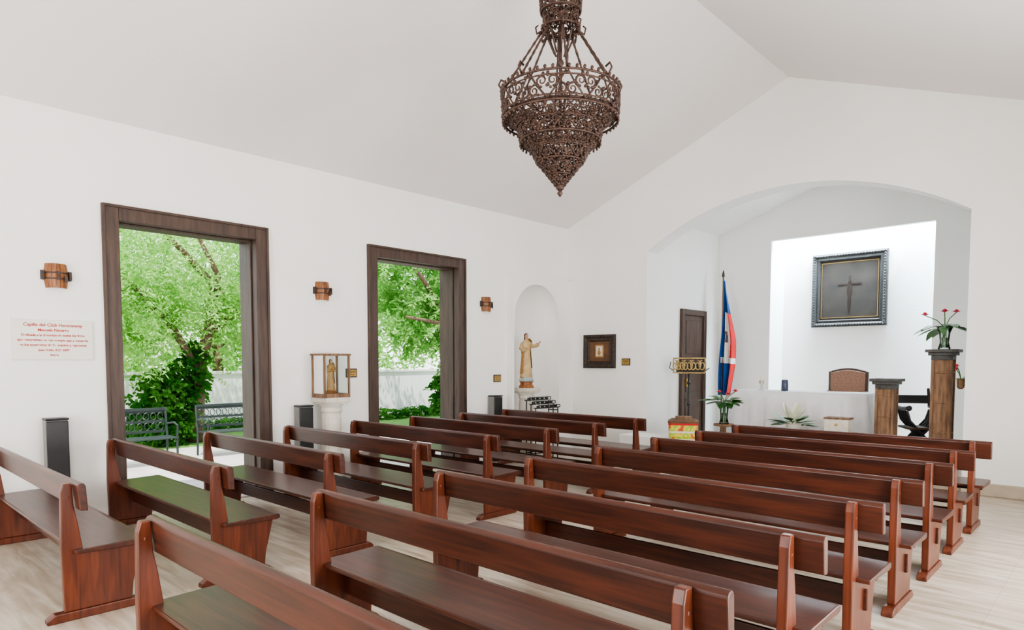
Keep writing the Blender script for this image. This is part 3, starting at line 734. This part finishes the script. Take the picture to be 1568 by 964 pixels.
e2=tree('garden_tree',(-13.4,12.6,-.05),[(0,0,0),(.1,-.1,.9),(.3,-.5,1.7),(.4,-.9,2.3),(.5,-1.6,2.9)],
  [[(.2,-.3,1.3),(.4,.2,2.2),(.5,.3,3.2),(.5,.2,4.2)],[(.5,-1.4,2.8),(.9,-2.4,3.6),(1.1,-3.4,4.4)],[(.4,-.9,2.3),(.9,-1.8,2.6),(1.1,-3.1,2.7)],[(.5,-.9,2.5),(.9,-1.5,3.7),(.9,-2.0,4.8)]],
  [(750,(-.1,-1.6,4.2),(1.4,2.2,1.3)),(250,(.3,-2.0,2.8),(.9,1.2,.8)),(420,(.2,-.1,2.3),(.8,.9,1.3))],'leaf2',.55,.15,.06,.6,.16)
S=ell(420,(-13.2,11.9,.8),(.5,.75,.85),.3); leaves('ivy',S,'ivy',.3,.14,.1,5,.5,parent=e2)
tree('garden_tree',(-21.5,9,-.05),[(0,0,0),(0,0,2),(0,.2,4)],[[(0,0,2),(.5,1,3),(.5,2,4)],[(0,0,2),(.5,-1,3),(.5,-2,4)]],
  [(1500,(0,1,3.3),(2.2,9,3.1)),(400,(0,-6,3.3),(2,5,2.6))],'leaf',.9,.20,.09,.8)
tree('garden_tree',(-21.5,26,-.05),[(0,0,0),(0,0,2),(0,.2,4)],[[(0,0,2),(.5,1,3),(.5,2,4)],[(0,0,2),(.5,-1,3),(.5,-2,4)]],
  [(1400,(0,0,3.7),(2.2,7,3.3))],'leaf2',.9,.22,.10,.6)
xs=rng.uniform(-15.9,-15.3,1500); yv=rng.uniform(1,20,1500); zv=rng.uniform(0,.28,1500)
leaves('ground_cover_hedge',np.stack([xs,yv,zv],1),'ivy',.2,.10,.06,4,.2)
def bench(x,y,rot):
    b=B(); L=.62
    for s in (-L,L-.04):
        b.tube([(s,.25,0),(s,.22,.42),(s,.28,.86)],.018,6); b.tube([(s,-.22,0),(s,-.2,.42)],.018,6)
        b.tube([(s,-.2,.40),(s,-.24,.62),(s,-.1,.66),(s,.24,.62)],.016,6)
    for z in (.50,.66,.82): b.box(-L,L-.02,.235+(z-.42)*.12,.255+(z-.42)*.12,z-.02,z+.02)
    for y_ in (-.2,-.12,-.04,.04,.12,.2): b.box(-L,L-.02,y_-.03,y_+.03,.41,.43)
    b.box(-L,L-.02,.27,.30,.84,.88)
    for k in range(11):
        u=-.55+.105*k; b.tube([(u+.04*math.cos(t*.75),.255,.58+.06*math.sin(t*.75)) for t in range(9)],.007,4); b.tube([(u+.04*math.cos(t*.75),.275,.74+.06*math.sin(t*.75)) for t in range(9)],.007,4)
    b.obj('garden_bench',['benchm'],(x,y,-.02),rot)
bench(-11.2,3.35,pi/2); bench(-11.5,5.15,pi/2)

# ------------------------------------------------------------------ lighting
w=bpy.data.worlds.new('sky'); bpy.context.scene.world=w; w.use_nodes=True; nt=w.node_tree
sky=nt.nodes.new('ShaderNodeTexSky'); sky.sky_type='NISHITA'; sky.sun_disc=False; sky.sun_elevation=math.radians(62); sky.sun_rotation=math.radians(200)
tc=nt.nodes.new('ShaderNodeTexCoord'); cn=nt.nodes.new('ShaderNodeTexNoise'); cn.inputs['Scale'].default_value=2.5; cn.inputs['Detail'].default_value=6
nt.links.new(tc.outputs['Generated'],cn.inputs[0]); cf=ramp(nt,cn.outputs[0],[(.35,(.35,.35,.35)),(.6,(.9,.9,.9))])
mx=nt.nodes.new('ShaderNodeMix'); mx.data_type='RGBA'; nt.links.new(cf,mx.inputs[0]); nt.links.new(sky.outputs[0],mx.inputs[6]); mx.inputs[7].default_value=(7,7.2,7.5,1)
bg=nt.nodes['Background']; bg.inputs[1].default_value=.45; nt.links.new(mx.outputs[2],bg.inputs[0])
def light(kind,name,loc,direction,power,col=(1,1,1),size=(1,1)):
    l=bpy.data.lights.new(name,kind); l.energy=power; l.color=col
    if kind=='AREA': l.shape='RECTANGLE'; l.size,l.size_y=size
    o=bpy.data.objects.new(name,l); bpy.context.scene.collection.objects.link(o); o.location=loc
    o.rotation_euler=Vector(direction).to_track_quat('-Z','Y').to_euler(); return o
s=light('SUN','sun',(0,0,20),(-.30,.22,-.93),8.0,(1,.96,.9)); s.data.angle=.01
for i,(ya,yb) in enumerate(((-1.9,-.6),(2.05,3.8),(5.21,7.01))):
    light('AREA','fill_light_right',(RX+.42,(ya+yb)/2,1.6),(-1,0,.15),175,(1,.975,.94),(yb-ya,3.0))  # interior fill lamps, added outside the openings of the unseen right wall
light('AREA','fill_light_rear',(-3.7,Y0-.45,1.6),(0,1,.25),240,(1,.975,.94),(2.6,3.0))  # interior fill lamp, added behind the camera at an unseen rear opening
light('AREA','skylight_shaft',((WL+WR)/2,(CD+SB)/2+.05,SH-.1),(0,0,-1),1100,(.70,.87,1.0),(2.4,.5))
bpy.context.scene.view_settings.look='AgX - Medium High Contrast'

cam=bpy.data.cameras.new('camera'); co=bpy.data.objects.new('camera',cam); bpy.context.scene.collection.objects.link(co)
co.location=(0,0,1.589); co.rotation_euler=(pi/2-.0551,0,.7546)
cam.sensor_width=36; cam.lens=36*1006.94/1568; cam.shift_y=(610.26-482)/1568; cam.clip_start=.05
bpy.context.scene.camera=co
